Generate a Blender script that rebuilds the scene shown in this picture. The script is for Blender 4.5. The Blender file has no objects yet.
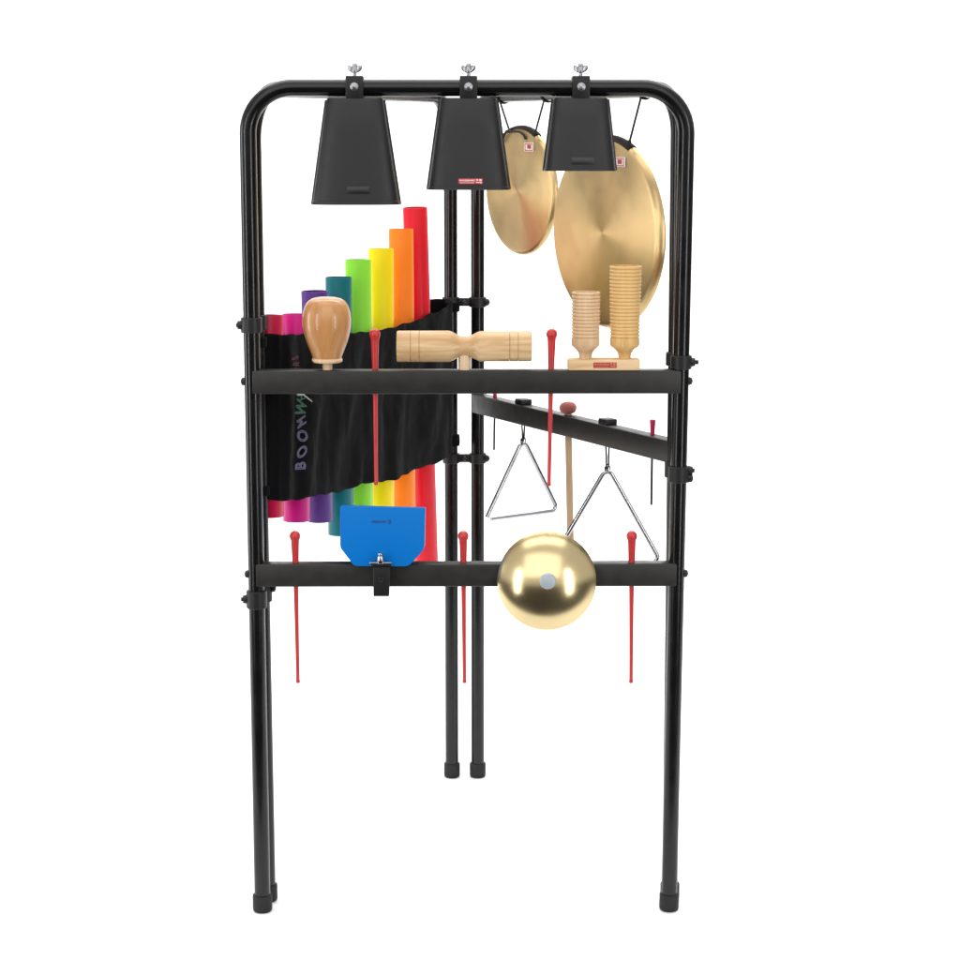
import bpy, bmesh, math, random
from mathutils import Vector, Matrix, noise
random.seed(7)
SC = bpy.context.scene
COL = SC.collection

# ------------------------------------------------------------------ camera
CF, CT, CY, CZ, CW = 1982.3, 0.1729, 3.0528, 1.2425, 0.0075     # focal length (for a 960 frame), pitch, distance, height, yaw
CR = Vector((math.cos(CW), -math.sin(CW), 0))
CFW = Vector((math.sin(CW)*math.cos(CT), math.cos(CW)*math.cos(CT), -math.sin(CT)))
CU = Vector((math.sin(CW)*math.sin(CT), math.cos(CW)*math.sin(CT), math.cos(CT)))
CPOS = Vector((0, -CY, CZ))
cam = bpy.data.cameras.new('camera')
cam.angle = 2*math.atan(480/CF)
cam.clip_end = 100
camo = bpy.data.objects.new('camera', cam)
COL.objects.link(camo)
M = Matrix((CR, CU, -CFW)).transposed().to_4x4()
M.translation = CPOS
camo.matrix_world = M
SC.camera = camo

# ------------------------------------------------------------------ studio light
w = bpy.data.worlds.new('World')
SC.world = w
w.use_nodes = True
wnt = w.node_tree                              # a white studio above eye level, unlit below it
wtc = wnt.nodes.new('ShaderNodeTexCoord')
wsp = wnt.nodes.new('ShaderNodeSeparateXYZ')
wmr = wnt.nodes.new('ShaderNodeMapRange')
wmr.interpolation_type = 'SMOOTHSTEP'
wmr.inputs['From Min'].default_value = -0.03
wmr.inputs['From Max'].default_value = 0.10
wmr.inputs['To Min'].default_value = 0.05
wmr.inputs['To Max'].default_value = 0.70
wnt.links.new(wtc.outputs['Generated'], wsp.inputs[0])
wnt.links.new(wsp.outputs['Z'], wmr.inputs['Value'])
wnt.links.new(wmr.outputs['Result'], wnt.nodes['Background'].inputs['Strength'])
wnt.nodes['Background'].inputs['Color'].default_value = (1, 1, 1, 1)
SC.view_settings.view_transform = 'Standard'
SC.view_settings.look = 'None'
SC.view_settings.exposure = 0
SC.view_settings.gamma = 1


def area(name, loc, target, sx, sy, power, col=(1, 1, 1)):
    l = bpy.data.lights.new(name, 'AREA')
    l.shape = 'RECTANGLE'
    l.size, l.size_y = sx, sy
    l.energy = power
    l.color = col
    o = bpy.data.objects.new(name, l)
    COL.objects.link(o)
    o.location = loc
    o.rotation_euler = (Vector(target)-Vector(loc)).to_track_quat('-Z', 'Y').to_euler()
    return o


area('key_softbox', (-0.4, -4.2, 3.7), (0, 0.1, 0.7), 6.0, 4.0, 105)
area('left_side_softbox', (-2.8, 0.1, 0.9), (0, 0.3, 1.0), 0.6, 1.5, 24)
area('left_strip', (-2.2, -2.1, 0.9), (0, 0.2, 0.8), 0.30, 1.9, 26)
area('right_strip', (2.0, -2.3, 0.9), (0, 0.2, 0.8), 0.30, 1.9, 26)
area('top_softbox', (0, 0.8, 3.8), (0, 0.8, 0), 3.6, 3.4, 85)
area('backdrop_light', (0, 1.7, 3.7), (0, 3.5, 1.0), 5.5, 0.8, 145)

# ------------------------------------------------------------------ helpers


def ray(px, py):
    return CFW + CR*((px-480)/CF) - CU*((py-480)/CF)


def PY(px, py, y=0.0):                         # the point seen at px, py that stands at depth y
    d = ray(px, py)
    return CPOS + d*((y-CPOS.y)/d.y)


def PZ(px, py, z=0.0):
    d = ray(px, py)
    return CPOS + d*((z-CPOS.z)/d.z)


def PP(px, py, p0, n, off=0.0):                # the point seen at px, py on an upright plane
    d = ray(px, py)
    return CPOS + d*(((p0+n*off-CPOS).dot(n))/d.dot(n))


def tag(o, label=None, cat=None, group=None, kind=None):
    if label: o['label'] = label
    if cat: o['category'] = cat
    if group: o['group'] = group
    if kind: o['kind'] = kind
    return o


ORG = {}                                       # world origin of things whose meshes are given in world coordinates


def thing(name, label, cat, loc, group=None, rot=None):
    o = bpy.data.objects.new(name, None)
    o.empty_display_size = 0.03
    COL.objects.link(o)
    if rot is not None:
        m = rot.to_4x4()
        m.translation = Vector(loc)
        o.matrix_world = m
        ORG[o.name] = None
    else:
        o.location = loc
        ORG[o.name] = Vector(loc)
    return tag(o, label, cat, group)


def obj(name, bm, mat, parent=None, origin=None, smooth=35):
    me = bpy.data.meshes.new(name)
    bmesh.ops.recalc_face_normals(bm, faces=bm.faces[:])
    org = None
    if parent is not None:
        org = ORG.get(parent.name)
    elif origin is not None:
        org = Vector(origin)
    if org is not None:
        bmesh.ops.translate(bm, verts=bm.verts[:], vec=-org)
    bm.to_mesh(me)
    bm.free()
    for p in me.polygons:
        p.use_smooth = True
    me.set_sharp_from_angle(angle=math.radians(smooth))
    if isinstance(mat, (list, tuple)):
        for m_ in mat: me.materials.append(m_)
    else:
        me.materials.append(mat)
    o = bpy.data.objects.new(name, me)
    COL.objects.link(o)
    if parent is not None:
        o.parent = parent
        ORG[o.name] = org
    elif org is not None:
        o.location = org
    return o


def B():
    return bmesh.new()


def merge(bm, t, mat=None):
    if mat is not None:
        bmesh.ops.transform(t, matrix=mat, verts=t.verts[:])
    me = bpy.data.meshes.new('tmp')
    t.to_mesh(me)
    t.free()
    bm.from_mesh(me)
    bpy.data.meshes.remove(me)
    return bm


def box(bm, c, s, bev=0.0, rot=None, seg=2):
    t = bmesh.new()
    bmesh.ops.create_cube(t, size=1)
    bmesh.ops.scale(t, vec=Vector(s), verts=t.verts[:])
    if bev > 0:
        bmesh.ops.bevel(t, geom=t.edges[:], offset=bev, segments=seg, affect='EDGES', profile=0.5)
    m = (rot.to_4x4() if rot is not None else Matrix.Identity(4))
    m.translation = Vector(c)
    return merge(bm, t, m)


def frame_z(d):                                # rotation whose local Z is d
    return Vector(d).to_track_quat('Z', 'Y').to_matrix()


def lathe(bm, prof, c=(0, 0, 0), rot=None, n=48, close=False):
    t = bmesh.new()
    rings = []
    for r, z in prof:
        if r < 1e-7:
            rings.append([t.verts.new((0, 0, z))])
        else:
            rings.append([t.verts.new((r*math.cos(2*math.pi*k/n), r*math.sin(2*math.pi*k/n), z)) for k in range(n)])
    pairs = list(zip(rings, rings[1:]))
    if close: pairs.append((rings[-1], rings[0]))
    for a, b in pairs:
        for k in range(n):
            k2 = (k+1) % n
            if len(a) == 1 and len(b) == 1: continue
            if len(a) == 1: t.faces.new((a[0], b[k], b[k2]))
            elif len(b) == 1: t.faces.new((a[k], a[k2], b[0]))
            else: t.faces.new((a[k], a[k2], b[k2], b[k]))
    m = (rot.to_4x4() if rot is not None else Matrix.Identity(4))
    m.translation = Vector(c)
    return merge(bm, t, m)


def cyl(bm, a, b, r, r2=None, n=32, bev=0.0):
    a, b = Vector(a), Vector(b)
    L = (b-a).length
    r2 = r if r2 is None else r2
    if bev: pr = [(0, 0), (r-bev, 0), (r-bev*.3, bev*.3), (r, bev), (r2, L-bev), (r2-bev*.3, L-bev*.3), (r2-bev, L), (0, L)]
    else: pr = [(0, 0), (r, 0), (r2, L), (0, L)]
    return lathe(bm, pr, a, frame_z(b-a), n)


def fillet(pts, r, n=10):
    pts = [Vector(p) for p in pts]
    out = [pts[0]]
    for i in range(1, len(pts)-1):
        p, a, b = pts[i], pts[i-1], pts[i+1]
        da, db = (a-p).normalized(), (b-p).normalized()
        ang = da.angle(db)
        t = r/math.tan(ang/2)
        c = p + (da+db).normalized()*(r/math.sin(ang/2))
        v0, v1 = (p+da*t)-c, (p+db*t)-c
        for k in range(n+1):
            w_ = v0.angle(v1)
            q = k/n
            out.append(c + (v0*math.sin((1-q)*w_)+v1*math.sin(q*w_))/math.sin(w_))
    out.append(pts[-1])
    return out


def sweep(bm, path, r, n=16, closed=False, cap=True):
    path = [Vector(p) for p in path]
    N = len(path)
    rad = r if isinstance(r, (list, tuple)) else [r]*N
    tang = []
    for i in range(N):
        if closed: d = path[(i+1) % N]-path[i-1]
        else: d = path[min(i+1, N-1)]-path[max(i-1, 0)]
        tang.append(d.normalized())
    ref = Vector((0, 0, 1)) if abs(tang[0].z) < .9 else Vector((0, 1, 0))
    u = (ref - tang[0]*ref.dot(tang[0])).normalized()
    rings = []
    for i in range(N):
        u = (u - tang[i]*u.dot(tang[i])).normalized()
        v = tang[i].cross(u)
        rings.append([bm.verts.new(path[i]+(u*math.cos(2*math.pi*k/n)+v*math.sin(2*math.pi*k/n))*rad[i]) for k in range(n)])
    pr = list(zip(rings, rings[1:]))
    if closed: pr.append((rings[-1], rings[0]))
    for a, b in pr:
        for k in range(n):
            bm.faces.new((a[k], a[(k+1) % n], b[(k+1) % n], b[k]))
    if cap and not closed:
        bm.faces.new(rings[0][::-1])
        bm.faces.new(rings[-1])
    return bm


def prism(bm, outline, thick, bev=0.0, mat=None):  # outline in local XY, thickness along Z, centred
    t = bmesh.new()
    vs = [t.verts.new((x, y, -thick/2)) for x, y in outline]
    f = t.faces.new(vs)
    r = bmesh.ops.extrude_face_region(t, geom=[f])
    bmesh.ops.translate(t, verts=[g for g in r['geom'] if isinstance(g, bmesh.types.BMVert)], vec=(0, 0, thick))
    if bev: bmesh.ops.bevel(t, geom=t.edges[:], offset=bev, segments=3, affect='EDGES', profile=0.5)
    return merge(bm, t, mat)


def text_bm(s, size, outline=False):                          # flat lettering as mesh, centred
    c = bpy.data.curves.new('lettering', 'FONT')
    c.body = s
    c.size = size
    c.align_x, c.align_y = 'CENTER', 'CENTER'
    c.extrude = 0.00025
    c.offset = size*0.012
    if outline:
        c.offset = 0
        c.extrude = 0
        c.fill_mode = 'NONE'
        c.bevel_depth = size*.034
        c.bevel_resolution = 1
        c.resolution_u = 5
    o = bpy.data.objects.new('lettering', c)
    COL.objects.link(o)
    dg = bpy.context.evaluated_depsgraph_get()
    me = bpy.data.meshes.new_from_object(o.evaluated_get(dg))
    bm = bmesh.new()
    bm.from_mesh(me)
    bpy.data.meshes.remove(me)
    bpy.data.objects.remove(o)
    bpy.data.curves.remove(c)
    return bm


# ------------------------------------------------------------------ materials
def mat(name, col, rough=0.5, metal=0.0, spec=0.5, var=0.0, vscale=30, bump=0.0, bscale=200, coat=0.0, sheen=0.0, rvar=0.0, aniso=0.0, trans=0.0):
    m = bpy.data.materials.new(name)
    m.use_nodes = True
    nt = m.node_tree
    b = nt.nodes['Principled BSDF']
    b.inputs['Base Color'].default_value = (*col, 1)
    b.inputs['Roughness'].default_value = rough
    b.inputs['Metallic'].default_value = metal
    b.inputs['Specular IOR Level'].default_value = spec
    b.inputs['Coat Weight'].default_value = coat
    b.inputs['Coat Roughness'].default_value = 0.12
    b.inputs['Sheen Weight'].default_value = sheen
    b.inputs['Transmission Weight'].default_value = trans
    tc = nt.nodes.new('ShaderNodeTexCoord')
    if var or rvar:
        n = nt.nodes.new('ShaderNodeTexNoise')
        n.inputs['Scale'].default_value = vscale
        n.inputs['Detail'].default_value = 5
        nt.links.new(tc.outputs['Object'], n.inputs['Vector'])
        if var:
            mx = nt.nodes.new('ShaderNodeMix')
            mx.data_type = 'RGBA'
            mx.inputs['A'].default_value = (*[c*(1-var) for c in col], 1)
            mx.inputs['B'].default_value = (*[min(1, c*(1+var)) for c in col], 1)
            nt.links.new(n.outputs['Fac'], mx.inputs['Factor'])
            nt.links.new(mx.outputs['Result'], b.inputs['Base Color'])
        if rvar:
            mr = nt.nodes.new('ShaderNodeMapRange')
            mr.inputs['From Min'].default_value = .3
            mr.inputs['From Max'].default_value = .7
            mr.inputs['To Min'].default_value = max(0, rough-rvar)
            mr.inputs['To Max'].default_value = rough+rvar
            nt.links.new(n.outputs['Fac'], mr.inputs['Value'])
            nt.links.new(mr.outputs['Result'], b.inputs['Roughness'])
    if bump:
        n2 = nt.nodes.new('ShaderNodeTexNoise')
        n2.inputs['Scale'].default_value = bscale
        n2.inputs['Detail'].default_value = 3
        nt.links.new(tc.outputs['Object'], n2.inputs['Vector'])
        bp = nt.nodes.new('ShaderNodeBump')
        bp.inputs['Strength'].default_value = bump
        bp.inputs['Distance'].default_value = 0.001
        nt.links.new(n2.outputs['Fac'], bp.inputs['Height'])
        nt.links.new(bp.outputs['Normal'], b.inputs['Normal'])
    if aniso:
        b.inputs['Anisotropic'].default_value = aniso
        b.inputs['Anisotropic Rotation'].default_value = 0.25
        tg = nt.nodes.new('ShaderNodeTangent')
        tg.direction_type = 'RADIAL'
        tg.axis = 'Z'
        nt.links.new(tg.outputs['Tangent'], b.inputs['Tangent'])
    return m


def wood(name, light, dark, axis='X', rough=0.42, scale=1.0, coat=0.0):
    m = bpy.data.materials.new(name)
    m.use_nodes = True
    nt = m.node_tree
    b = nt.nodes['Principled BSDF']
    b.inputs['Roughness'].default_value = rough
    b.inputs['Coat Weight'].default_value = coat
    b.inputs['Coat Roughness'].default_value = 0.1
    tc = nt.nodes.new('ShaderNodeTexCoord')
    mp = nt.nodes.new('ShaderNodeMapping')
    s = [1.0, 1.0, 1.0]
    s['XYZ'.index(axis)] = 0.09
    mp.inputs['Scale'].default_value = s
    mp.inputs['Rotation'].default_value = (.06, .05, .04)
    nt.links.new(tc.outputs['Object'], mp.inputs['Vector'])
    n = nt.nodes.new('ShaderNodeTexNoise')
    n.inputs['Scale'].default_value = 130*scale
    n.inputs['Detail'].default_value = 6
    n.inputs['Roughness'].default_value = 0.62
    n.inputs['Distortion'].default_value = 0.7
    nt.links.new(mp.outputs['Vector'], n.inputs['Vector'])
    n3 = nt.nodes.new('ShaderNodeTexNoise')
    n3.inputs['Scale'].default_value = 30*scale
    n3.inputs['Detail'].default_value = 3
    nt.links.new(mp.outputs['Vector'], n3.inputs['Vector'])
    ad = nt.nodes.new('ShaderNodeMath')
    ad.operation = 'MULTIPLY_ADD'
    ad.inputs[1].default_value = 0.5
    nt.links.new(n3.outputs['Fac'], ad.inputs[0])
    hf = nt.nodes.new('ShaderNodeMath')
    hf.operation = 'MULTIPLY'
    hf.inputs[1].default_value = 0.5
    nt.links.new(n.outputs['Fac'], hf.inputs[0])
    nt.links.new(hf.outputs[0], ad.inputs[2])
    cr = nt.nodes.new('ShaderNodeValToRGB')
    cr.color_ramp.elements[0].position = .38
    cr.color_ramp.elements[0].color = (*dark, 1)
    cr.color_ramp.elements[1].position = .58
    cr.color_ramp.elements[1].color = (*light, 1)
    nt.links.new(ad.outputs[0], cr.inputs['Fac'])
    nt.links.new(cr.outputs['Color'], b.inputs['Base Color'])
    bp = nt.nodes.new('ShaderNodeBump')
    bp.inputs['Strength'].default_value = 0.15
    bp.inputs['Distance'].default_value = 0.0006
    nt.links.new(n.outputs['Fac'], bp.inputs['Height'])
    nt.links.new(bp.outputs['Normal'], b.inputs['Normal'])
    return m


M_WHITE = mat('white_paper', (.92, .92, .92), .8, var=.01, vscale=3)
M_TUBE = mat('black_powder_coat', (.004, .004, .004), .22, spec=.38, var=.15, vscale=40, bump=.06, bscale=900, rvar=.05)
M_BAR = mat('black_steel_bar', (.0165, .0155, .0142), .42, spec=.42, var=.15, vscale=60, bump=.10, bscale=1200, rvar=.06)
M_RUB = mat('black_rubber', (.009, .009, .009), .62, spec=.3, var=.2, vscale=60, bump=.15, bscale=600)
M_PLA = mat('black_plastic', (.008, .008, .008), .45, spec=.35, var=.2, vscale=60, bump=.1, bscale=500)
M_BELL = mat('black_bell_enamel', (.0095, .0095, .0095), .46, spec=.40, var=.12, vscale=45, bump=.14, bscale=1500, rvar=.05)
M_BADGE = mat('black_badge', (.006, .006, .006), .35)
M_RED = mat('red_plastic', (.50, .026, .026), .36, var=.08, vscale=50)
M_REDB = mat('red_badge', (.42, .025, .03), .4)
M_CRIM = mat('crimson_rubber', (.55, .01, .07), .45, var=.08)
M_PINKW = mat('badge_print', (.75, .55, .55), .5)
M_STEEL = mat('chromed_steel', (.42, .42, .44), .14, metal=1, rvar=.05, vscale=90)
M_ZINC = mat('zinc_bolt', (.33, .33, .345), .34, metal=1, rvar=.08, vscale=120)
M_DARKST = mat('dark_steel', (.05, .05, .055), .35, metal=.8)
M_CORD = mat('black_cord', (.010, .010, .010), .8, bump=.3, bscale=900)
M_GONG = mat('turned_brass', (.64, .46, .225), .40, metal=1, rvar=.07, vscale=16, aniso=.75, var=.16)
M_GONGR = mat('rim_brass', (.52, .35, .15), .24, metal=1, rvar=.06, vscale=18, var=.08)
M_DOME = mat('polished_brass', (.66, .53, .29), .22, metal=1, rvar=.03, vscale=20, var=.03)
M_PATCH = mat('dark_rim_patch', (.012, .008, .006), .7, spec=.15, var=.3, vscale=60)
M_STICK = mat('white_sticker', (.78, .70, .66), .5)
M_BLUE = mat('blue_plastic', (.0015, .15, .50), .42, spec=.10, var=.03, vscale=14, bump=.04, bscale=700)
M_BLUEP = mat('blue_print', (.003, .05, .23), .4)
M_CLOTH = mat('black_cloth', (.0035, .0035, .0043), .92, spec=.10, sheen=.02, var=.25, vscale=25, bump=.5, bscale=900)
M_LAV = mat('lavender_print', (.11, .095, .17), .8, var=.25, vscale=200)
M_GRN = mat('green_print', (.03, .12, .075), .8, var=.25, vscale=200)
M_MAR = mat('maroon_print', (.12, .012, .03), .8, var=.25, vscale=200)
M_WPR = mat('white_print', (.45, .50, .45), .8, var=.2, vscale=200)
M_FELT = mat('rose_felt', (.29, .075, .055), .9, sheen=.3, var=.25, vscale=120, bump=.6, bscale=600)
W_PALE = wood('pale_pine', (.74, .52, .29), (.50, .30, .13), 'X', .45, .9)
W_PALEZ = wood('pale_maple', (.72, .51, .31), (.60, .39, .21), 'Z', .45, 1.0)
W_GOLD = wood('honey_maple', (.72, .46, .18), (.58, .33, .10), 'Z', .4, 1.0)
W_WARM = wood('lacquered_beech', (.52, .25, .085), (.39, .165, .05), 'Z', .36, .8, coat=.25)
W_STICK = wood('grey_beech', (.48, .32, .19), (.38, .23, .13), 'Z', .5, 1.0)

# ------------------------------------------------------------------ the white sweep
bm = B()
prof = [(-0.45, 0.0), (2.4, 0.0)]
for k in range(1, 17):
    a = math.pi/2*k/16
    prof.append((2.4+1.2*math.sin(a), 1.2-1.2*math.cos(a)))
prof += [(3.6, 2.4), (3.6, 4.2)]
xs = [-4.6+9.2*i/12 for i in range(13)]
vv = [[bm.verts.new((x, y, z)) for x in xs] for y, z in prof]
for a, b in zip(vv, vv[1:]):
    for i in range(12):
        bm.faces.new((a[i], a[i+1], b[i+1], b[i]))
tag(obj('backdrop', bm, M_WHITE, smooth=80), kind='structure')

# ------------------------------------------------------------------ the stand
H, D, HW, TR = 1.311, 0.68, 0.33, 0.0128
stand = thing('instrument_stand', 'black tubular steel three-sided stand carrying all the percussion instruments', 'stand', (0, 0.3, 0))

FL = [Vector((-HW, 0, 0)), Vector((-HW+.001, 0, H))]
FR = [Vector((HW, 0, 0)), Vector((HW+.0065, 0, H))]
BL = [PY(452, 775.5, D), None]
BL[0].z = 0
BR = [PY(477.7, 775.5, D), None]
BR[0].z = 0
BL[1] = Vector((BL[0].x, D, H))
BR[1] = Vector((BR[0].x, D, H))
YN = 0.045                                      # the near legs of the two rear frames stand just behind the front legs
a = PY(268, 893, YN); b = PY(255, 240, YN)
dd = (b-a)/(b.z-a.z)
LN = [a-dd*a.z, a+dd*(H-a.z)]
a = PY(669.8, 893, YN); b = PY(677.5, 240, YN)
dd = (b-a)/(b.z-a.z)
RN = [a-dd*a.z, a+dd*(H-a.z)]


def u_frame(A, Bq, rad=.068):
    path = fillet([A[0]+(A[1]-A[0])*.006, A[1], Bq[1], Bq[0]+(Bq[1]-Bq[0])*.006], rad, 14)
    bm = B()
    sweep(bm, path, TR, 24)
    f = obj('frame', bm, M_TUBE, stand)
    for P in (A, Bq):
        d = (P[1]-P[0]).normalized()
        bm = B()
        lathe(bm, [(0, 0.0), (.0125, 0.0), (.0150, .0018), (.0158, .005), (.0158, .026), (.0154, .0278), (.0132, .0285), (.0132, .024)], P[0]+Vector((0, 0, .0)), frame_z(d), 32)
        obj('foot_cap', bm, M_RUB, f)
    return f


u_frame(FL, FR)
u_frame(LN, BL, .078)
u_frame(RN, BR)


def on_leg(L, z):
    return L[0]+(L[1]-L[0])*(z/H)


def crossbar(A, Bq, h=.0365, t=.026, bolts=True):
    A, Bq = Vector(A), Vector(Bq)
    d = (Bq-A)
    x = d.normalized()
    up = Vector((0, 0, 1))
    up = (up-x*up.dot(x)).normalized()
    R = Matrix((x, up.cross(x), up)).transposed()
    bm = B()
    box(bm, (A+Bq)/2, (d.length, t, h), .0022, R, 3)
    o = obj('crossbar', bm, M_BAR, stand)
    if bolts:
        for P, s in ((A, -1), (Bq, 1)):
            bm = B()
            lathe(bm, [(0, .0055), (.003, .005), (.0058, .003), (.0065, 0), (.0065, -.004), (0, -.004)], P+x*s*(TR+.0005), frame_z(x*s), 20)
            obj('bolt', bm, M_PLA, o)
    return o


z1 = PY(467, 382.3, -.013).z
z2 = PY(467, 575.5, -.013).z
P1 = (on_leg(FL, z1), on_leg(FR, z1))
P2 = (on_leg(FL, z2), on_leg(FR, z2))
crossbar(*P1)
crossbar(*P2)
# right rear crossbar
Bz = PY(487, 402.8, D).z
Rz = PY(667, 451.5, YN).z
zR = (Bz+Rz)/2
P3 = (on_leg(BR, Bz), on_leg(RN, Rz))
P3[0].z = Bz
P3[1].z = Rz
crossbar(*P3, h=.0360, t=.026)


def clamp(A, Bq, hz=.0165, bolt_dirs=()):
    A, Bq = Vector(A), Vector(Bq)
    d = (Bq-A).normalized()
    bm = B()
    for P in (A, Bq):
        lathe(bm, [(TR-.001, -hz/2), (TR+.0028, -hz/2), (TR+.0036, -hz/2+.001), (TR+.0036, hz/2-.001), (TR+.0028, hz/2), (TR-.001, hz/2)], P, None, 32, True)
    R = Matrix((d, Vector((0, 0, 1)).cross(d), Vector((0, 0, 1)))).transposed()
    L = (Bq-A).length
    gap = max(.008, L-2*TR)
    box(bm, (A+Bq)/2, (gap+.002, .012, hz*.82), .0012, R)
    o = obj('hinge_clamp', bm, M_PLA, stand)
    for P, dr, ln in bolt_dirs:
        bm = B()
        dr = Vector(dr).normalized()
        s = Vector(P)
        cyl(bm, s+dr*(TR+.001), s+dr*(TR+.009), .0075, .0065, 20, .001)
        cyl(bm, s+dr*(TR+.009), s+dr*(TR+.009+ln), .0035, None, 12, .0006)
        obj('bolt', bm, M_PLA, o)
    n = Vector((d.y, -d.x, 0))
    if n.y > 0: n = -n
    bm = B()
    c = (A+Bq)/2
    cyl(bm, c+n*.0055, c+n*.0105, .0052, .0045, 18, .0008)
    obj('bolt', bm, M_DARKST, o)
    return o


for py in (302, 458):
    z = PY(465, py, D).z
    a, b = on_leg(BL, z), on_leg(BR, z)
    clamp(a, b, .0185, ((b, (.9, -.3, 0), .002),))
zz = PY(250, 325, 0).z
clamp(on_leg(FL, zz), on_leg(LN, zz), .0235, ((on_leg(FL, zz), (-1, -.1, 0), .002),))
zz = PY(250, 599, 0).z
clamp(on_leg(FL, zz), on_leg(LN, zz), .028, ((on_leg(FL, zz), (-1, -.1, 0), .003), (on_leg(LN, zz+.008), (1, -.1, 0), .001)))
zz = PY(690, 362, 0).z
clamp(on_leg(FR, zz), on_leg(RN, zz), .021, ((on_leg(FR, zz), (1, -.1, 0), .005),))
zz = PY(688, 474, 0).z
clamp(on_leg(FR, zz), on_leg(RN, zz), .025, ((on_leg(FR, zz+.006), (1, -.1, 0), .003), (on_leg(FR, zz-.006), (1, -.15, 0), .001)))

# ------------------------------------------------------------------ small hardware


def wing_screw(bm, base, R):                  # stem up local Z, wings along local X
    def at(x, y, z): return Vector(base)+R @ Vector((x, y, z))
    ax = R @ Vector((0, 0, 1))
    cyl(bm, at(0, 0, -.004), at(0, 0, .006), .0030, None, 16)
    cyl(bm, at(0, 0, .0035), at(0, 0, .0125), .0060, .0052, 20, .0008)
    cyl(bm, at(0, 0, .0120), at(0, 0, .0170), .0040, .0036, 16, .0009)
    for s in (-1, 1):
        t = bmesh.new()
        out = [(s*.003, .0045), (s*.0070, .0050), (s*.0102, .0075), (s*.0114, .0110), (s*.0106, .0142), (s*.0082, .0152), (s*.0055, .0142), (s*.003, .0120)]
        out = [(x*1.05, z) for x, z in out]
        if s < 0: out = out[::-1]
        m = R.to_4x4() @ Matrix.Rotation(math.pi/2, 4, 'X')
        m.translation = Vector(base)
        t.free()
        prism(bm, out, .0052, .0014, m)


def badge(name, parent, c, w, h, matb, printed, rot):    # a printed plate: small lettering and a square emblem
    bm = B()
    box(bm, c, (w, .0012, h), .0003, rot)
    p = obj(name, bm, matb, parent)
    if printed:
        bm = B()
        x = -w*.46
        while x < w*.17:
            lw = w*random.uniform(.025, .05)
            box(bm, Vector(c)+rot @ Vector((x+lw/2, -.0008, h*.14)), (lw, .0008, h*random.uniform(.24, .34)), 0, rot)
            x += lw+w*.014
        box(bm, Vector(c)+rot @ Vector((-w*.145, -.0008, -h*.26)), (w*.6, .0006, h*.10), 0, rot)
        for dx, dz, ww, hh in ((.27, .22, .08, .3), (.40, .2, .09, .34), (.30, -.2, .16, .18), (.42, -.22, .06, .3)):
            box(bm, Vector(c)+rot @ Vector((w*dx, -.0008, h*dz)), (w*ww, .0008, h*hh), 0, rot)
        obj('lettering', bm, printed, p)
    return p


I3 = Matrix.Identity(3)

# ------------------------------------------------------------------ cowbells


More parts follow.
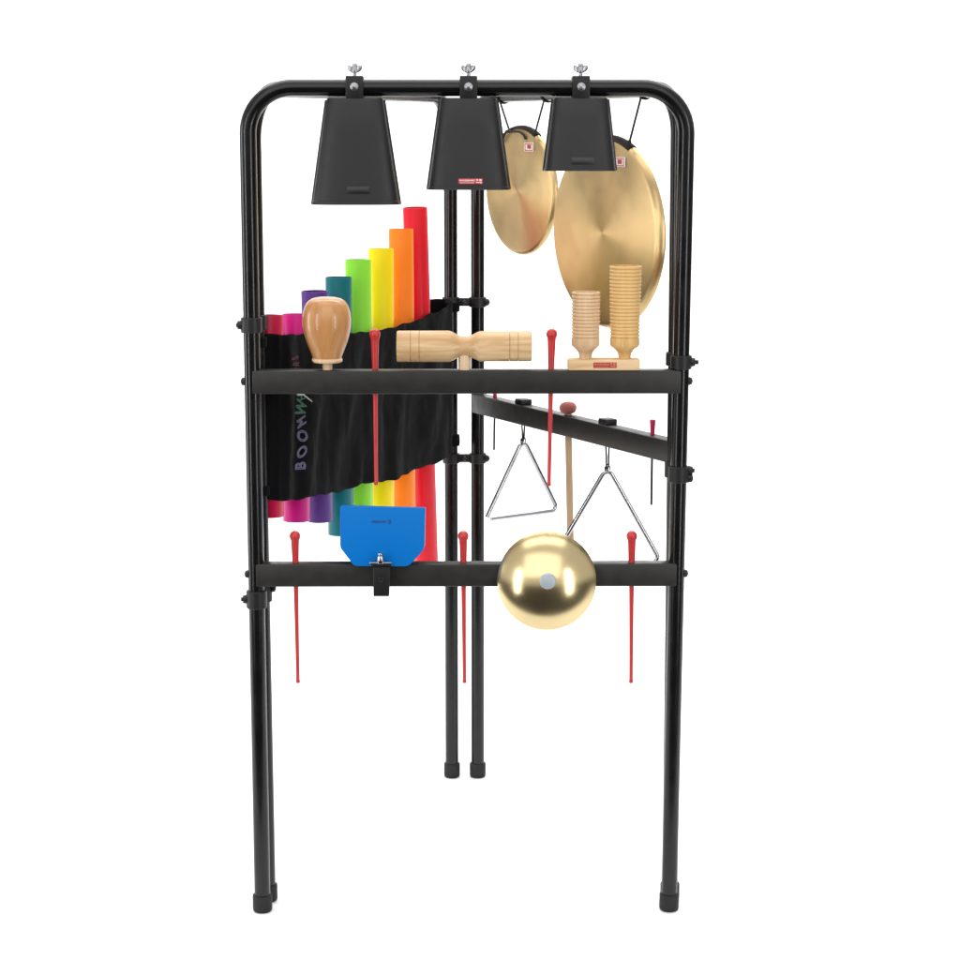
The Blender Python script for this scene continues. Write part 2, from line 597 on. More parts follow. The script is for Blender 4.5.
def cowbell(label, cx, topy, boty, tw, bw, printed):
    yc = -.001
    fr = -.030
    top = PY(cx, topy, fr)
    bot = PY(cx, boty, fr)
    sc = (top-CPOS).dot(CFW)/CF
    sb = (bot-CPOS).dot(CFW)/CF
    ht, hb = tw/2*sc, bw/2*sb
    zt, zb = H-TR-.0022, bot.z
    t = thing('cowbell', label, 'cowbell', (top.x, yc, zb), 'cowbells on the top rail')
    n = 64

    def ring(f, grow=0.0):
        hw = ht+(hb-ht)*f+grow
        hd = (.021+(.034-.021)*f)+grow
        z = zt+(zb-zt)*f
        o = []
        for k in range(n):
            a = 2*math.pi*k/n
            c, s = math.cos(a), math.sin(a)
            o.append(Vector((top.x+hw*math.copysign(abs(c)**.62, c), yc+hd*math.copysign(abs(s)**.55, s), z)))
        return o
    bm = B()
    rs = [[v.lerp(Vector((top.x, yc, zt)), .10) for v in ring(0)]]
    for f in (.0, .012, .03, .3, .6, .9, .965):
        g = -.0022 if f == 0 else (-.0006 if f == .012 else 0)
        rs.append(ring(f, g))
    rs += [ring(.968, .0008), ring(1.0, .0009), ring(1.0, -.0014), ring(.5, -.0016), ring(.03, -.0016)]
    vs = [[bm.verts.new(p) for p in r] for r in rs]
    bm.faces.new(vs[0])
    bm.faces.new(vs[-1][::-1])
    for a, b in zip(vs, vs[1:]):
        for k in range(n):
            bm.faces.new((a[k], a[(k+1) % n], b[(k+1) % n], b[k]))
    body = obj('bell_shell', bm, M_BELL, t, smooth=40)
    for s in (-1, 1):                          # folded seams down the two sides
        bm = B()
        p = []
        for f in (0.02, .25, .5, .75, 1.0):
            hw = ht+(hb-ht)*f
            p.append(Vector((top.x+s*(hw+.0006), yc, zt+(zb-zt)*f)))
        sweep(bm, p, .0022, 10)
        obj('seam', bm, M_BELL, t)
    # clamp bracket round the rail
    bm = B()
    wb, db = .0265, .040
    hzb = .0335
    box(bm, (top.x, yc-db/2+.003, H+.0005), (wb, .006, hzb), .0012)
    box(bm, (top.x, yc+db/2-.003, H+.0005), (wb, .006, hzb), .0012)
    box(bm, (top.x, yc, H+hzb/2-.0015), (wb-.001, db-.0115, .004), .0008)
    br = obj('bracket', bm, M_PLA, t)
    bm = B()
    c = Vector((top.x, yc-db/2-.0001, H+.001))
    lathe(bm, [(0, .0042), (.003, .0042), (.0044, .0034), (.0048, .002), (.0062, .0016), (.0064, 0), (0, 0)], c, frame_z((0, -1, 0)), 6 if False else 20)
    obj('bolt', bm, M_ZINC, br)
    bm = B()
    wing_screw(bm, (top.x, yc, H+hzb/2+.002), Matrix.Rotation(random.uniform(-.7, .7), 3, 'Z'))
    obj('wing_screw', bm, M_ZINC, t)
    # badge on the front face
    f = .905 if printed else .86
    zf = zt+(zb-zt)*f
    tilt = math.atan2(.034-.021, zt-zb)
    R = Matrix.Rotation(-tilt, 3, 'X')
    yf = yc-(.021+.013*f)-.0004
    badge('badge', body, (top.x+(.003 if cx > 400 else .005), yf, zf), .037 if printed else .034, .0085 if printed else .0105, M_REDB if printed else M_BADGE, M_PINKW if printed else None, R)


cowbell('largest of the three black cowbells, clamped near the left end of the top rail', 354, 97, 205, 57, 88, False)
cowbell('middle-sized black cowbell with a red badge, clamped at the centre of the top rail', 468.5, 97, 190, 56.5, 82, True)
cowbell('smallest black cowbell with a black badge, clamped in front of the larger gong', 581.5, 97, 171, 55, 72, False)

# ------------------------------------------------------------------ gongs on the right rear frame
u2 = (RN[1]-BR[1]).normalized()
pl_n = Vector((u2.y, -u2.x, 0)).normalized()
if pl_n.y > 0: pl_n = -pl_n


def gong(label, px, py, hpx, holes, rail_px, stick_px, nx):
    n = Vector((-math.sqrt(1-nx*nx), -nx, -.02)).normalized()
    ctr = PP(px, py, BR[1], pl_n, .005)
    R_ = hpx*((ctr-CPOS).dot(CFW))/CF/math.cos(CT)*.99
    e1 = Vector((n.y, -n.x, 0)).normalized()
    if e1.x < 0: e1 = -e1
    e2 = n.cross(e1)
    if e2.z < 0: e1, e2 = e1, -e2
    e1 = e2.cross(n)
    rot = Matrix((e1, e2, n)).transposed()
    t = thing('gong', label, 'gong', ctr, 'brass gongs hung on the right rear frame', rot)
    rim = .015 if R_ > .13 else .013
    sh = R_*.075
    pr = [(0, .0012), (R_*.3, .0010), (R_*.6, .0006), (R_*.86, 0.0)]
    for k in range(1, 9):
        a = math.pi/2*k/8
        pr.append((R_-sh+sh*math.sin(a), -sh+sh*math.cos(a)))
    pr[3] = (R_-sh*1.2, 0.0003)
    prf = pr
    bm = B()
    lathe(bm, prf+[(R_-.0018, -sh), (R_-sh*1.1, -.0018), (0, -.0012)], n=128)
    face = obj('gong_face', bm, M_GONG, t, smooth=50)
    bm = B()
    lathe(bm, [(R_+.0002, -sh+.0004), (R_-.0006, -rim*.7), (R_-.003, -rim), (R_-.0045, -rim), (R_-.0024, -rim*.7), (R_-.0020, -sh+.0004)], n=128, close=True)
    obj('rim', bm, M_GONGR, t, smooth=50)
    # added dark crescent over the rim, for its dark patch between the cord holes
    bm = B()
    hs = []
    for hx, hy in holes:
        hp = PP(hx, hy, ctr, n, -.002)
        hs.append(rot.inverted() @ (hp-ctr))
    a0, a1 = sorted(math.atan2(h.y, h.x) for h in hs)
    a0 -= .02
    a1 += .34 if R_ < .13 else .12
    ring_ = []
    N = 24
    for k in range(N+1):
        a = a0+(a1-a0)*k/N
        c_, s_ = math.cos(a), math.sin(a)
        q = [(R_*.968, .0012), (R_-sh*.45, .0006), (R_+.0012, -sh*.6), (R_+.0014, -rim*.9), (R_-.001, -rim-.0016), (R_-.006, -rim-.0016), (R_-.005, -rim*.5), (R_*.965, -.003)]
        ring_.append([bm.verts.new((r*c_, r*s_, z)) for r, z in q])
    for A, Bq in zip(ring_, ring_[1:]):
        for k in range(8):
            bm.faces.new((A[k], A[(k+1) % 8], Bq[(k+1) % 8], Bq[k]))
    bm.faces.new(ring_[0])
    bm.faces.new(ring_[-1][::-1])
    obj('dark_rim_crescent', bm, M_PATCH, t)
    # cord: looped over the rail, tied through the two holes, with a loose end
    inv = rot.to_4x4()
    inv.translation = ctr
    inv = inv.inverted()
    bm = B()
    for (hx, hy), (rx, ry) in zip(holes, rail_px):
        hp = PP(hx, hy, ctr, n, .003)
        rp = PP(rx, ry, BR[1], pl_n, TR*.6)
        hb = PP(hx, hy, ctr, n, -rim-.003)
        rp.z = H-TR*.9
        sweep(bm, [inv @ p for p in (hb, hp, hp.lerp(rp, .5), rp)], .0019, 8)
        q_ = [Vector((rp.x, rp.y, H))-pl_n*TR*.6+(pl_n*math.cos(a_)+Vector((0, 0, math.sin(a_))))*(TR+.0016) for a_ in [2*math.pi*k/20 for k in range(20)]]
        sweep(bm, [inv @ p for p in q_], .0017, 8, closed=True)
        lathe(bm, [(0, -.004), (.0028, -.003), (.0036, 0), (.0028, .003), (0, .004)], inv @ (hp+n*.001), None, 12)
    h0 = Vector(hs[0]) if hs[0].x < hs[1].x else Vector(hs[1])
    h1 = Vector(hs[1]) if hs[0].x < hs[1].x else Vector(hs[0])
    m_ = h0.lerp(h1, .55)
    sweep(bm, [Vector((h0.x-.018, h0.y-.018, .0035)), Vector((h0.x, h0.y, .005)), m_+Vector((-.004, .0, .006)), m_+Vector((.008, -.006, .005)), m_+Vector((.012, -.013, .0042))], .0020, 8)
    obj('cord', bm, M_CORD, t)
    sp = inv @ PP(stick_px[0], stick_px[1], ctr, n, .0015)
    bm = B()
    box(bm, sp, (.034 if R_ > .13 else .030, .0155, .0006), .0002)
    st = obj('sticker', bm, M_STICK, t)
    bm = B()
    s = sp+Vector((0, 0, .0005))
    box(bm, s+Vector((.001, .0005, 0)), (.012, .007, .0004))
    for dx, dy, a_, b_ in ((0, .0058, .025, .0012), (0, -.0058, .025, .0012), (-.0120, 0, .0012, .0116), (.0120, 0, .0012, .0116)):
        box(bm, s+Vector((dx, dy, 0)), (a_, b_, .0004))
    obj('emblem', bm, M_REDB, st)


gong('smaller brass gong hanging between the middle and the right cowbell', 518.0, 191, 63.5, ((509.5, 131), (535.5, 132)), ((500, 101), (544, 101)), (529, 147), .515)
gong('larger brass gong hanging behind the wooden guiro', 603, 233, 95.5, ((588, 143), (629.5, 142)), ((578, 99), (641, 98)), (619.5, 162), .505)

# ------------------------------------------------------------------ wooden instruments on the upper crossbar
ZT1 = z1+.0365/2                                # top of the upper crossbar
PXM = lambda y=0.0, py=380: (PY(480, py, y)-CPOS).dot(CFW)/CF    # metres per pixel there

# turned rattle
s = PXM()
cx = PY(327, 340, 0).x
t = thing('wooden_rattle', 'urn-shaped lacquered wooden rattle on a short peg at the left of the upper crossbar', 'rattle', (cx, 0, ZT1))


def zpx(py, y=0.0): return PY(480, py, y).z


bm = B()
pr = [(0, zpx(296.8))]
for rr, yy in ((9, 297.2), (14.5, 298.5), (18.5, 301), (21.5, 305.5), (23.6, 312), (24.3, 319), (24.0, 326), (22.8, 333), (20.6, 341), (17.8, 348.5), (15.2, 355), (14.2, 357.6)):
    pr.append((rr*s, zpx(yy)))
pr.append((0, zpx(358)))
lathe(bm, pr, (cx, 0, 0), None, 64)
obj('body', bm, W_WARM, t, smooth=60)
bm = B()
lathe(bm, [(0, zpx(357.4)), (13.5*s, zpx(357.4)), (14.8*s, zpx(358.2)), (15.3*s, zpx(359.7)), (14.8*s, zpx(361.4)), (13.4*s, zpx(362.2)), (0, zpx(362.2))], (cx, 0, 0), None, 48)
obj('collar', bm, W_PALEZ, t, smooth=50)
bm = B()
cyl(bm, (cx, 0, ZT1-.012), (cx, 0, zpx(362)), 4.9*s, None, 24)
obj('peg', bm, W_PALEZ, t)

# double woodblock: turned along X
cx = PY(464.5, 346, 0).x
zc = PY(464.5, 346.3, 0).z
t = thing('double_woodblock', 'pale two-ended turned woodblock lying on a peg above the middle of the upper crossbar', 'woodblock', (cx, 0, ZT1))
bm = B()


def wx(px): return PY(px, 346, 0).x-cx


g = .00045
R1, R2, RNk = 15.6*s, 15.2*s, 10.2*s
pr = [(0, wx(396.8)), (R1-.0020, wx(396.8)), (R1-.0005, wx(397.3)), (R1, wx(398.5))]
for gx in (410.8, 419.4):
    x = wx(gx)
    pr += [(R1, x-g*.7), (R1-.006, x-g*.5), (R1-.006, x+g*.5), (R1, x+g*.7)]
pr += [(R1, wx(449)), (R1-.0012, wx(451.5)), (R1-.0035, wx(454.5)), (RNk+.0012, wx(458.5)), (RNk, wx(461)), (RNk, wx(468.5)), (RNk+.0012, wx(471)), (R2-.0035, wx(475)), (R2-.0012, wx(478)), (R2, wx(480.5))]
for gx in (509.5, 518):
    x = wx(gx)
    pr += [(R2, x-g*.7), (R2-.006, x-g*.5), (R2-.006, x+g*.5), (R2, x+g*.7)]
pr += [(R2, wx(530)), (R2-.0005, wx(531.2)), (R2-.002, wx(531.8)), (0, wx(531.8))]
Rx = Matrix(((0, 0, 1), (0, 1, 0), (-1, 0, 0)))
lathe(bm, pr, (cx, 0, zc), Rx, 64)
obj('body', bm, W_PALE, t, smooth=30)
bm = B()
cyl(bm, (cx, 0, ZT1-.012), (cx, 0, zc-RNk*.8), 6.2*s, None, 8)
obj('peg', bm, W_PALEZ, t)

# double guiro on a base board
c0 = PY(604, 366, -.012)
zb0 = ZT1+.0003
t = thing('wooden_guiro', 'wooden guiro with a short and a tall ribbed cylinder on one base board', 'guiro', (c0.x, 0, zb0))
bm = B()
hb = zpx(359.8, -.017)-zb0
box(bm, (c0.x, 0, zb0+hb/2), (71.5*s, .034, hb), .0018, None, 3)
base = obj('base', bm, W_PALE, t)
badge('badge', base, (PY(605, 366.5, -.017).x, -.0174, zb0+hb*.5), 23*s, .0085, M_REDB, mat('badge_print_orange', (.55, .2, .13), .5), I3)


def ribbed(px, top, w_top, w_bot, rib_end, n, m):
    cxx = PY(px, 320, 0).x
    zt, zr, zbt = zpx(top), zpx(rib_end), zb0+hb-.0005
    rt, rb = w_top/2*s, w_bot/2*s
    pr = [(0, zbt), (6.0*s, zbt), (6.2*s, zpx(356.5)), (7.2*s, zpx(352.5)), (9.5*s, zpx(349.5)), (rb-.001, zpx(346)), (rb, zpx(344.5)), (rb, zr)]
    P = (zt-zr)/n
    for k in range(n):
        z = zr+P*k
        r = rb+(rt-rb)*(k+.5)/n
        pr += [(r-.0016, z+P*.10), (r-.0016, z+P*.24), (r-.0003, z+P*.40), (r, z+P*.55), (r, z+P*.85), (r-.0004, z+P*.97)]
    pr += [(rt-.0024, zt+.0004), (rt-.0045, zt+.0002), (rt-.005, zt-.03), (0, zt-.03)]
    bm = B()
    lathe(bm, pr, (cxx, 0, 0), None, 56)
    obj('ribbed_cylinder', bm, m, t, smooth=32)


ribbed(585.8, 292, 28.5, 28.2, 338, 13, W_PALEZ)
ribbed(625.0, 266, 32.0, 29.5, 338, 20, W_GOLD)

# ------------------------------------------------------------------ red mallets through holes in the crossbars


def mallet_mesh(L):
    s_ = PXM()
    pr = [(0, .0084), (.0035, .0078), (.0066, .0056), (.0084, .0022), (.0086, -.0012), (.0078, -.0040), (.0066, -.0068), (.0062, -.012), (.0054, -.034), (.0046, -.058), (.0040, -.075), (.0036, -.11), (.0031, -.17), (.0029, -L+.006), (.0034, -L+.004), (.0034, -L+.001), (.0022, -L), (0, -L)]
    bm = B()
    lathe(bm, pr, (0, 0, 0), None, 24)
    return bm


mg = 'red plastic mallets hung through the crossbars'
spec = [
    (374.8, 334, 376.2, 485, 'red mallet hanging through the upper crossbar in front of the black cloth bag'),
    (551.8, 334, 549, 486, 'red mallet hanging through the upper crossbar between the woodblock and the guiro'),
    (295, 536, 298, 683, 'red mallet hanging through the lower crossbar left of the blue block'),
    (463.2, 536, 464.5, 683, 'red mallet hanging through the lower crossbar in front of the rear posts'),
    (631.8, 536, 631, 683, 'red mallet hanging through the lower crossbar right of the brass cymbal')]
proto = None
for x0, y0, x1, y1, lab in spec:
    a, b = PY(x0, y0, 0), PY(x1, y1, 0)
    L = (b-a).length
    if proto is None:
        L0 = L
        proto = o = obj('mallet', mallet_mesh(L), M_RED, smooth=60)
    else:
        o = proto.copy()
        COL.objects.link(o)
    o.location = a
    o.rotation_euler = (a-b).to_track_quat('Z', 'Y').to_euler()
    o.scale = (1, 1, L/L0)
    tag(o, lab, 'mallet', mg)

# ------------------------------------------------------------------ blue block on the lower crossbar
fy = -.034
pc = PY(382, 537, fy)
s2 = PXM(fy, 537)
zbt = PY(382, 566, fy).z
t = thing('plastic_block', 'bright blue flat-topped plastic block clamped to the lower crossbar', 'block', (pc.x, fy, zbt))
tilt = math.radians(9)
rotb = Matrix.Rotation(-tilt, 3, 'X')           # leans back


def bp(px, py): return ((px-382.3)*s2, (566-py)*s2/math.cos(CT)*1.0)


out = [bp(353, 564.6), bp(357, 566), bp(405, 566.5), bp(410, 565), bp(423.2, 551), bp(424.6, 547), bp(425.4, 508.8), bp(340.2, 506.6), bp(340, 546), bp(341, 549)]
m_ = (rotb @ Matrix.Rotation(math.pi/2, 3, 'X')).to_4x4()
dep = .046
m_.translation = Vector((pc.x, fy, zbt))+rotb @ Vector((0, dep/2, 0))
bm = B()
prism(bm, out, dep, .0016, m_)
body = obj('block_body', bm, M_BLUE, t)
bm = B()
x = -.0
for k in range(11):
    lw = random.uniform(.0012, .0022)
    ax, az = bp(372+k*1.35, 522.3+.15*math.sin(k*2.1))
    box(bm, Vector((pc.x, fy, zbt))+rotb @ Vector((ax, -.0002, az)), (lw, .0006, random.uniform(.0022, .0042)), 0, rotb)
for dx, dz, ww, hh in ((0, 0, .0018, .0066), (.0022, .0016, .0030, .0030), (.0030, -.0014, .0014, .0044)):
    ax, az = bp(389, 522.4)
    box(bm, Vector((pc.x, fy, zbt))+rotb @ Vector((ax+dx, -.0002, az+dz)), (ww, .0006, hh), 0, rotb)
obj('lettering', bm, M_BLUEP, body)
bm = B()
bx = PY(381.5, 575, fy).x
zt_, zb_ = PY(381, 566.5, fy).z, PY(381, 596, fy).z
o_ = [(-.0130, zt_), (.0136, zt_), (.0118, zb_), (-.0128, zb_)]
m_ = Matrix.Rotation(math.pi/2, 4, 'X')
m_.translation = Vector((bx, -.027, 0))
prism(bm, o_, .022, .0014, m_)
box(bm, (bx, -.028, zt_+.003), (.031, .024, .0042), .0008)
br = obj('bracket', bm, M_PLA, t)
bm = B()
cb = PY(381, 579.5, -.038)
lathe(bm, [(.0026, 0), (.0042, .0012), (.0044, .0), (.0044, -.002), (.0026, -.002)], (cb.x, -.0388, cb.z), frame_z((0, -1, 0)), 20, True)
obj('bolt_socket', bm, M_BADGE, br)
bm = B()
wc = PY(380.5, 564, -.045)
box(bm, (wc.x, -.044, wc.z+.0015), (.034, .007, .0035), .001)
cyl(bm, (wc.x, -.044, wc.z+.001), (wc.x, -.044, wc.z+.0125), .0056, .0048, 20, .0008)
cyl(bm, (wc.x, -.044, wc.z+.012), (wc.x, -.044, wc.z+.017), .0036, None, 16, .0008)
obj('wing_screw', bm, M_STEEL, t)

# ------------------------------------------------------------------ cup cymbal on the lower crossbar
cc = PY(547.2, 580.8, -.034)
Rd = 49.6*(cc-CPOS).dot(CFW)/CF
t = thing('cup_cymbal', 'round polished brass cup cymbal bolted to the middle of the lower crossbar', 'cymbal', cc, None, frame_z((0.004, -1, .20)))
bm = B()
dh = .032
pr = []
for k in range(25):
    a = k/24*math.radians(47)
    pr.append((Rd*math.sin(a)/math.sin(math.radians(47)), dh*(math.cos(a)-math.cos(math.radians(47)))/(1-math.cos(math.radians(47)))-.012))
pin = [(max(0, r-.0016), z-.0018) for r, z in pr[::-1]]
lathe(bm, pr+pin, n=128)
obj('dome', bm, M_DOME, t, smooth=60)
bm = B()
lathe(bm, [(0, dh-.012+.0052), (.0085, dh-.012+.0052), (.0112, dh-.012+.0046), (.0126, dh-.012+.0028), (.0128, dh-.012-.002), (0, dh-.012-.002)], n=36)
o_ = obj('bolt', bm, mat('grey_cap', (.36, .40, .44), .45, metal=.3, var=.05), t)
bm = B()
cyl(bm, (0, 0, -.0339+.014), (0, 0, dh-.013), .008, None, 24)
obj('stem', bm, M_ZINC, t)

# ------------------------------------------------------------------ triangles, beaters and felt mallet on the right rear crossbar
d3 = (P3[1]-P3[0])


def on_bar(px):                                 # point of the rear crossbar's centre line seen at column px
    lo, hi = 0.0, 1.0
    for _ in range(40):
        f = (lo+hi)/2
        p = P3[0]+d3*f
        v = p-CPOS
        x = 480+CF*v.dot(CR)/v.dot(CFW)
        if x < px: lo = f
        else: hi = f
    return P3[0]+d3*f


def py_of(p):
    v = p-CPOS
    return 480-CF*v.dot(CU)/v.dot(CFW)


xb = d3.normalized()
RB = Matrix((xb, Vector((0, 0, 1)).cross(xb), Vector((0, 0, 1)))).transposed()


def triangle(label, px, apy, side, dirx, slack_end):
    c = on_bar(px)
    ap = PY(px, apy, c.y)
    hgt = side*.866
    e = Vector(dirx).normalized()
    t = thing('triangle_instrument', label, 'triangle', (ap.x, ap.y, ap.z-hgt), 'steel triangles on the right rear crossbar')
    Lc = ap-e*side/2-Vector((0, 0, hgt))
    Rc = ap+e*side/2-Vector((0, 0, hgt))
    nrm = Vector((e.y, -e.x, 0))
    st = Lc.lerp(Rc, slack_end)
    pth = fillet([st, Rc, ap+Vector((0, 0, .004)), Lc+Vector((0, 0, .004))], .009, 6)
    bm = B()
    sweep(bm, pth, .0041, 14)
    obj('rod', bm, M_STEEL, t)
    # cord loop from the clip on the bar down to the apex
    bm = B()
    top = c+Vector((0, 0, .0345/2))
    loop_b = ap+Vector((0, 0, -.0062))
    nb = Vector((-xb.y, xb.x, 0))
    if nb.y > 0: nb = -nb
    for s_ in (-1, 1):
        b_ = c+xb*s_*.006-Vector((0, 0, .0345/2-.002))
        sweep(bm, [b_, b_.lerp(ap, .5)+e*s_*.0004, ap+e*s_*.0018+Vector((0, 0, .005)), ap+e*s_*.0014+nb*.002-Vector((0, 0, .001))], .0016, 8)
    sweep(bm, [ap+nb*.0052+Vector((0, 0, .003)), ap+nb*.004-Vector((0, 0, .007)), ap-nb*.004-Vector((0, 0, .007)), ap-nb*.0052+Vector((0, 0, .003)), ap+Vector((0, 0, .008))], .0012, 8, closed=True)
    obj('cord', bm, M_CORD, t)
    bm = B()
    box(bm, top+Vector((0, 0, .0052)), (.028, .022, .0110), .0024, RB, 3)
    obj('clip', bm, M_PLA, t)


triangle('smaller steel triangle hanging beside the rear posts', 523.3, 441, .158, (.84, .54, 0), .05)
triangle('larger steel triangle hanging behind the brass cymbal near the right post', 607.5, 469, .187, (.985, .05, 0), .06)


def beater(label, px, py_top, py_bot):
    c = on_bar(px)
    tp, bt = PY(px+.3, py_top, c.y), PY(px-1.0, py_bot, c.y)
    t = thing('triangle_beater', label, 'beater', c, 'triangle beaters on the right rear crossbar')
    bm = B()
    d = (tp-bt).normalized()
    cyl(bm, bt, tp-d*.006, .0021, None, 14, .0005)
    obj('rod', bm, M_DARKST, t)
    bm = B()
    capb = c+Vector((0, 0, .018))
    k = (tp-capb).length
    lathe(bm, [(0, 0), (.0036, 0), (.0037, .004), (.0048, k-.002), (.0046, k-.0005), (.0036, k), (0, k)], capb, frame_z(d), 20)
    obj('grip', bm, M_CRIM, t)


beater('thin dark steel beater with a crimson grip, hanging beside the right post', 652.3, 419.5, 505)
beater('thin dark steel beater hanging beside the rear posts, its grip hidden by the upper crossbar', 495, 377, 450)

c = on_bar(568.5)
t = thing('felt_mallet', 'rose felt headed gong mallet with a wooden handle through the right rear crossbar', 'mallet', c)
hd = PY(568, 407.8, c.y)
bt = PY(571.5, 600, c.y)
sg = (hd-CPOS).dot(CFW)/CF
d = (hd-bt).normalized()
bm = B()
lathe(bm, [(0, .0108), (.006, .0104), (.0115, .0082), (.0148, .0035), (.0152, 0), (.0146, -.004), (.0115, -.0085), (.006, -.0106), (0, -.0108)], hd, frame_z(d), 40)
obj('head', bm, M_FELT, t, smooth=60)
bm = B()
cyl(bm, bt, hd-d*.008, .0062, .0060, 24, .001)
obj('handle', bm, W_STICK, t)

# ------------------------------------------------------------------ rainbow tubes in their black cloth bag on the left rear frame
A0, A1 = on_leg(LN, .8), on_leg(BL, .8)
A0.z = A1.z = 0
u1 = (A1-A0).normalized()
n1 = Vector((u1.y, -u1.x, 0))                   # towards the camera and the right
if n1.y > 0: n1 = -n1
TRAD = .0222
tubes = [
    ('crimson', (.52, .006, .055), 269, 315, 270, 516, 'crimson plastic tube, nearest to the left front post'),
    ('magenta', (.58, .006, .20), 296, 314, 296.5, 520.5, 'short magenta plastic tube between the crimson and the purple tube'),
    ('purple', (.085, .028, .20), 314.5, 291, 320, 520.5, 'purple plastic tube partly behind the wooden rattle'),
    ('teal', (.002, .13, .15), 338.5, 277, 341, 534, 'teal plastic tube between the purple and the lime green tube'),
    ('lime', (.24, .66, .04), 358, 259.5, 360.5, 548, 'lime green plastic tube between the teal and the yellow tube'),
    ('yellow', (.90, .66, .004), 381, 248.5, 382, 556, 'yellow plastic tube between the lime green and the orange tube'),
    ('orange', (.90, .215, .012), 401, 229, 404, 561, 'orange plastic tube between the yellow and the tall red tube'),
    ('red', (.68, .008, .022), 415, 207.5, 426.3, 563, 'tallest tube, bright red plastic, nearest to the rear posts')]
for nm, colr, x0, y0, x1, y1, lab in tubes:
    a, b = PP(x0, y0, A0, n1, 0), PP(x1, y1, A0, n1, 0)
    m_ = mat('tube_plastic_'+nm, colr, .33, spec=.24, var=.05, vscale=18, rvar=.05)
    bm = B()
    L = (a-b).length
    th = .0016
    lathe(bm, [(TRAD-.0004, 0), (TRAD, .0006), (TRAD, L-.0006), (TRAD-.0004, L), (TRAD-th, L), (TRAD-th, 0)], b, frame_z(a-b), 48, True)
    tag(obj('percussion_tube', bm, m_, None, b, smooth=50), lab, 'tube', 'rainbow plastic tubes in the cloth bag')


def lerp_tab(tab, x):
    for (xa, ya), (xb_, yb) in zip(tab, tab[1:]):
        if x <= xb_:
            f = max(0, min(1, (x-xa)/(xb_-xa)))
            f = f*f*(3-2*f)*.5+f*.5
            return ya+(yb-ya)*f
    return tab[-1][1]


TOPT = [(255, 334), (282, 333.5), (300, 333.5), (346, 331.5), (372, 328), (395, 321.5), (417, 313), (432, 307.5), (440, 300), (450, 299)]
BOTT = [(255, 500), (284, 498.5), (297, 494), (326, 491), (350, 482), (375, 479.5), (383, 476), (416, 464.5), (436, 456), (444, 448), (450, 446)]
tc_px = [x0*.5+x1*.5 for _, _, x0, _, x1, _, _ in tubes]
bag = thing('cloth_bag', 'black cloth tube bag printed with coloured letters, strapped between the left and rear posts', 'bag', (A0+A1)/2)


def bag_off(px, v):
    dmin = min(abs(px-c_) for c_ in tc_px)
    bulge = math.cos(min(1, dmin/13)*math.pi/2)
    o = TRAD+.0042+.0038*bulge
    w_ = .0035*math.sin(px*.21+v*3.1)*math.sin(v*math.pi)+.0030*math.sin(px*.083-v*5.2+1.1)*v
    w_ += .0022*math.sin(px*.36+4*v)*max(0, v-.35)
    w_ += .0042*noise.noise(Vector((px*.055, v*2.6, 1.7)))+.0024*noise.noise(Vector((px*.13, v*6.5, 4.2)))+.0012*noise.noise(Vector((px*.3, v*14, 9.1)))
    e = min(1, (px-258)/14, (448-px)/14)
    o = o*max(0.22, math.sqrt(max(0, e)))
    return max(.003 if e < .5 else TRAD+.0028, o+w_*max(0, e))


NX, NV = 150, 44
bm = B()
for side in (1, -1):
    vs = []
    for i in range(NX+1):
        px = 258+190*i/NX
        colv = []
        for j in range(NV+1):
            v = j/NV
            py = lerp_tab(TOPT, px)*(1-v)+lerp_tab(BOTT, px)*v
            py += .7*math.sin(px*.45)*(abs(v-.5)*2)**4
            off = bag_off(px, v)
            if side < 0: off = -min(off, TRAD+.006)
            p = PP(px, py, A0, n1, 0)
            colv.append(bm.verts.new(p+n1*off))
        vs.append(colv)
    for i in range(NX):
        for j in range(NV):
            bm.faces.new((vs[i][j], vs[i+1][j], vs[i+1][j+1], vs[i][j+1]))
    if side == 1: first = vs
for i in (0, NX):                              # close the two side hems
    for j in range(NV):
        bm.faces.new((first[i][j], first[i][j+1], vs[i][j+1], vs[i][j]))
cl = obj('pouch', bm, M_CLOTH, bag, smooth=70)
sm = cl.modifiers.new('cloth', 'SOLIDIFY')
sm.thickness = .0012
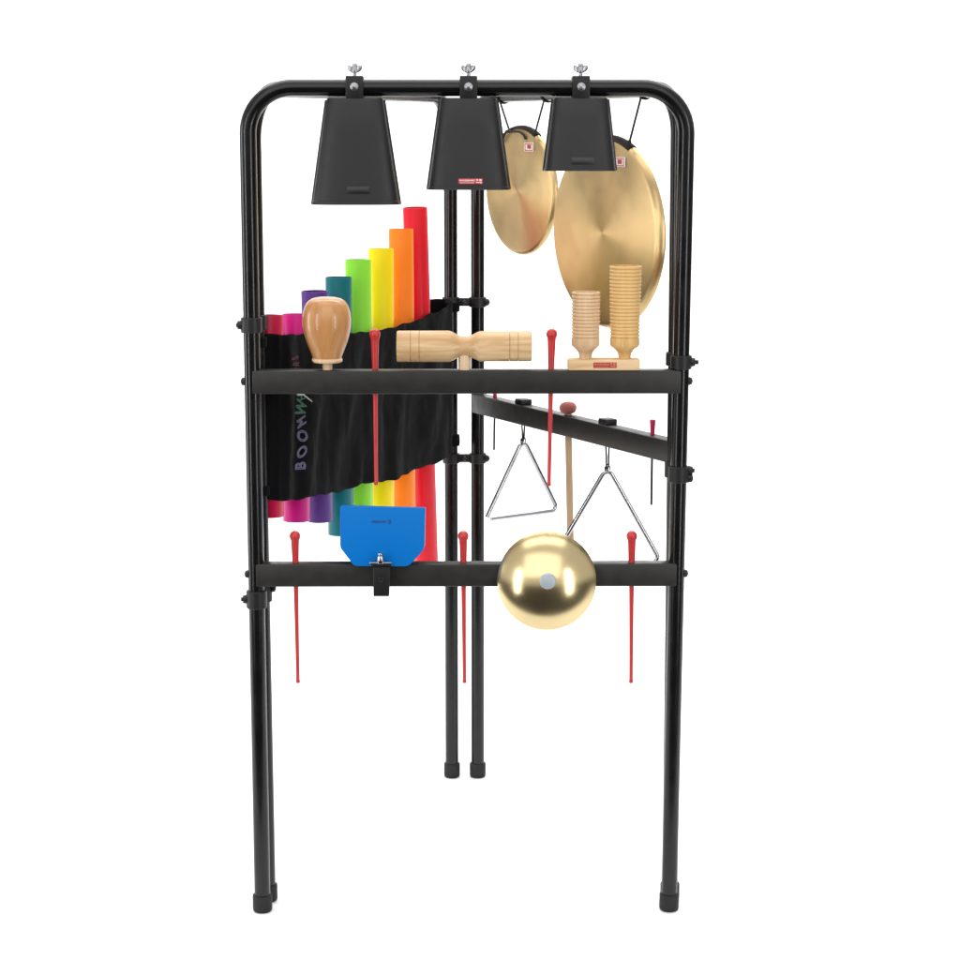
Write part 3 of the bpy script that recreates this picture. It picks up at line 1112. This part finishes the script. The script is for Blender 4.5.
for z in (PY(447, 306, D).z, PY(447, 440, D).z):
    bm = B()
    pc_ = on_leg(BL, z)
    lathe(bm, [(TR+.0006, -.011), (TR+.0034, -.0105), (TR+.0042, -.006), (TR+.0040, .005), (TR+.0030, .0105), (TR+.0006, .011)], pc_, None, 28, True)
    box(bm, pc_-u1*.020+n1*.006, (.020, .005, .018), .002, Matrix((u1, Vector((0, 0, 1)).cross(u1), Vector((0, 0, 1)))).transposed())
    obj('strap', bm, M_CLOTH, bag)
for z in (PY(258, 342, YN).z, PY(258, 490, YN).z):
    bm = B()
    pc_ = on_leg(LN, z)
    lathe(bm, [(TR+.0006, -.008), (TR+.0024, -.0078), (TR+.003, 0), (TR+.0024, .0078), (TR+.0006, .008)], pc_, None, 28, True)
    obj('strap', bm, M_CLOTH, bag)

# printed letters running up the bag
word = 'BOOMWHACKERS'
pos = [(301, 466, 13.5), (302.5, 451.5, 13), (303, 436, 13.5), (302, 421.5, 11.5), (301.5, 408, 13.5), (302, 397, 10), (301, 389, 9), (300, 382, 9), (299, 376, 8), (297.5, 370, 8.5), (296.5, 364, 8), (295.5, 358, 8)]
for i, ch in enumerate(word):
    px, py, sz = pos[i]
    sp_ = (PP(px, py, A0, n1, 0)-CPOS).dot(CFW)/CF
    c = PP(px, py, A0, n1, bag_off(px, .6)+.0018)
    bm = text_bm(ch, sz*1.28*sp_*(1.02 if i < 5 else 1.10), i < 5)
    tw = (-.12, .2, -.25, .22, -.3)[i] if i < 5 else random.uniform(-.16, .16)
    # text X axis runs up, text Y axis points left
    R = Matrix((Vector((0, 0, 1)), -u1, n1)).transposed() @ Matrix.Rotation(tw, 3, 'Z')
    R = R @ Matrix.Diagonal((.80 if i < 5 else .62, 1.55, 1))
    m_ = R.to_4x4()
    m_.translation = c
    bmesh.ops.transform(bm, matrix=m_, verts=bm.verts[:])
    obj('letter', bm, M_LAV if i < 4 else (M_GRN if i < 6 else M_MAR), cl)
bm = B()
a = PP(297, 394.5, A0, n1, TRAD+.0105); b = PP(303, 394.5, A0, n1, TRAD+.0105); c_ = PP(312, 401.5, A0, n1, TRAD+.0105)
sweep(bm, [a, a.lerp(b, .6), b, b.lerp(c_, .5), c_], [.0012, .0016, .0011, .0012, .0008], 8)
obj('printed_stroke', bm, M_WPR, cl)
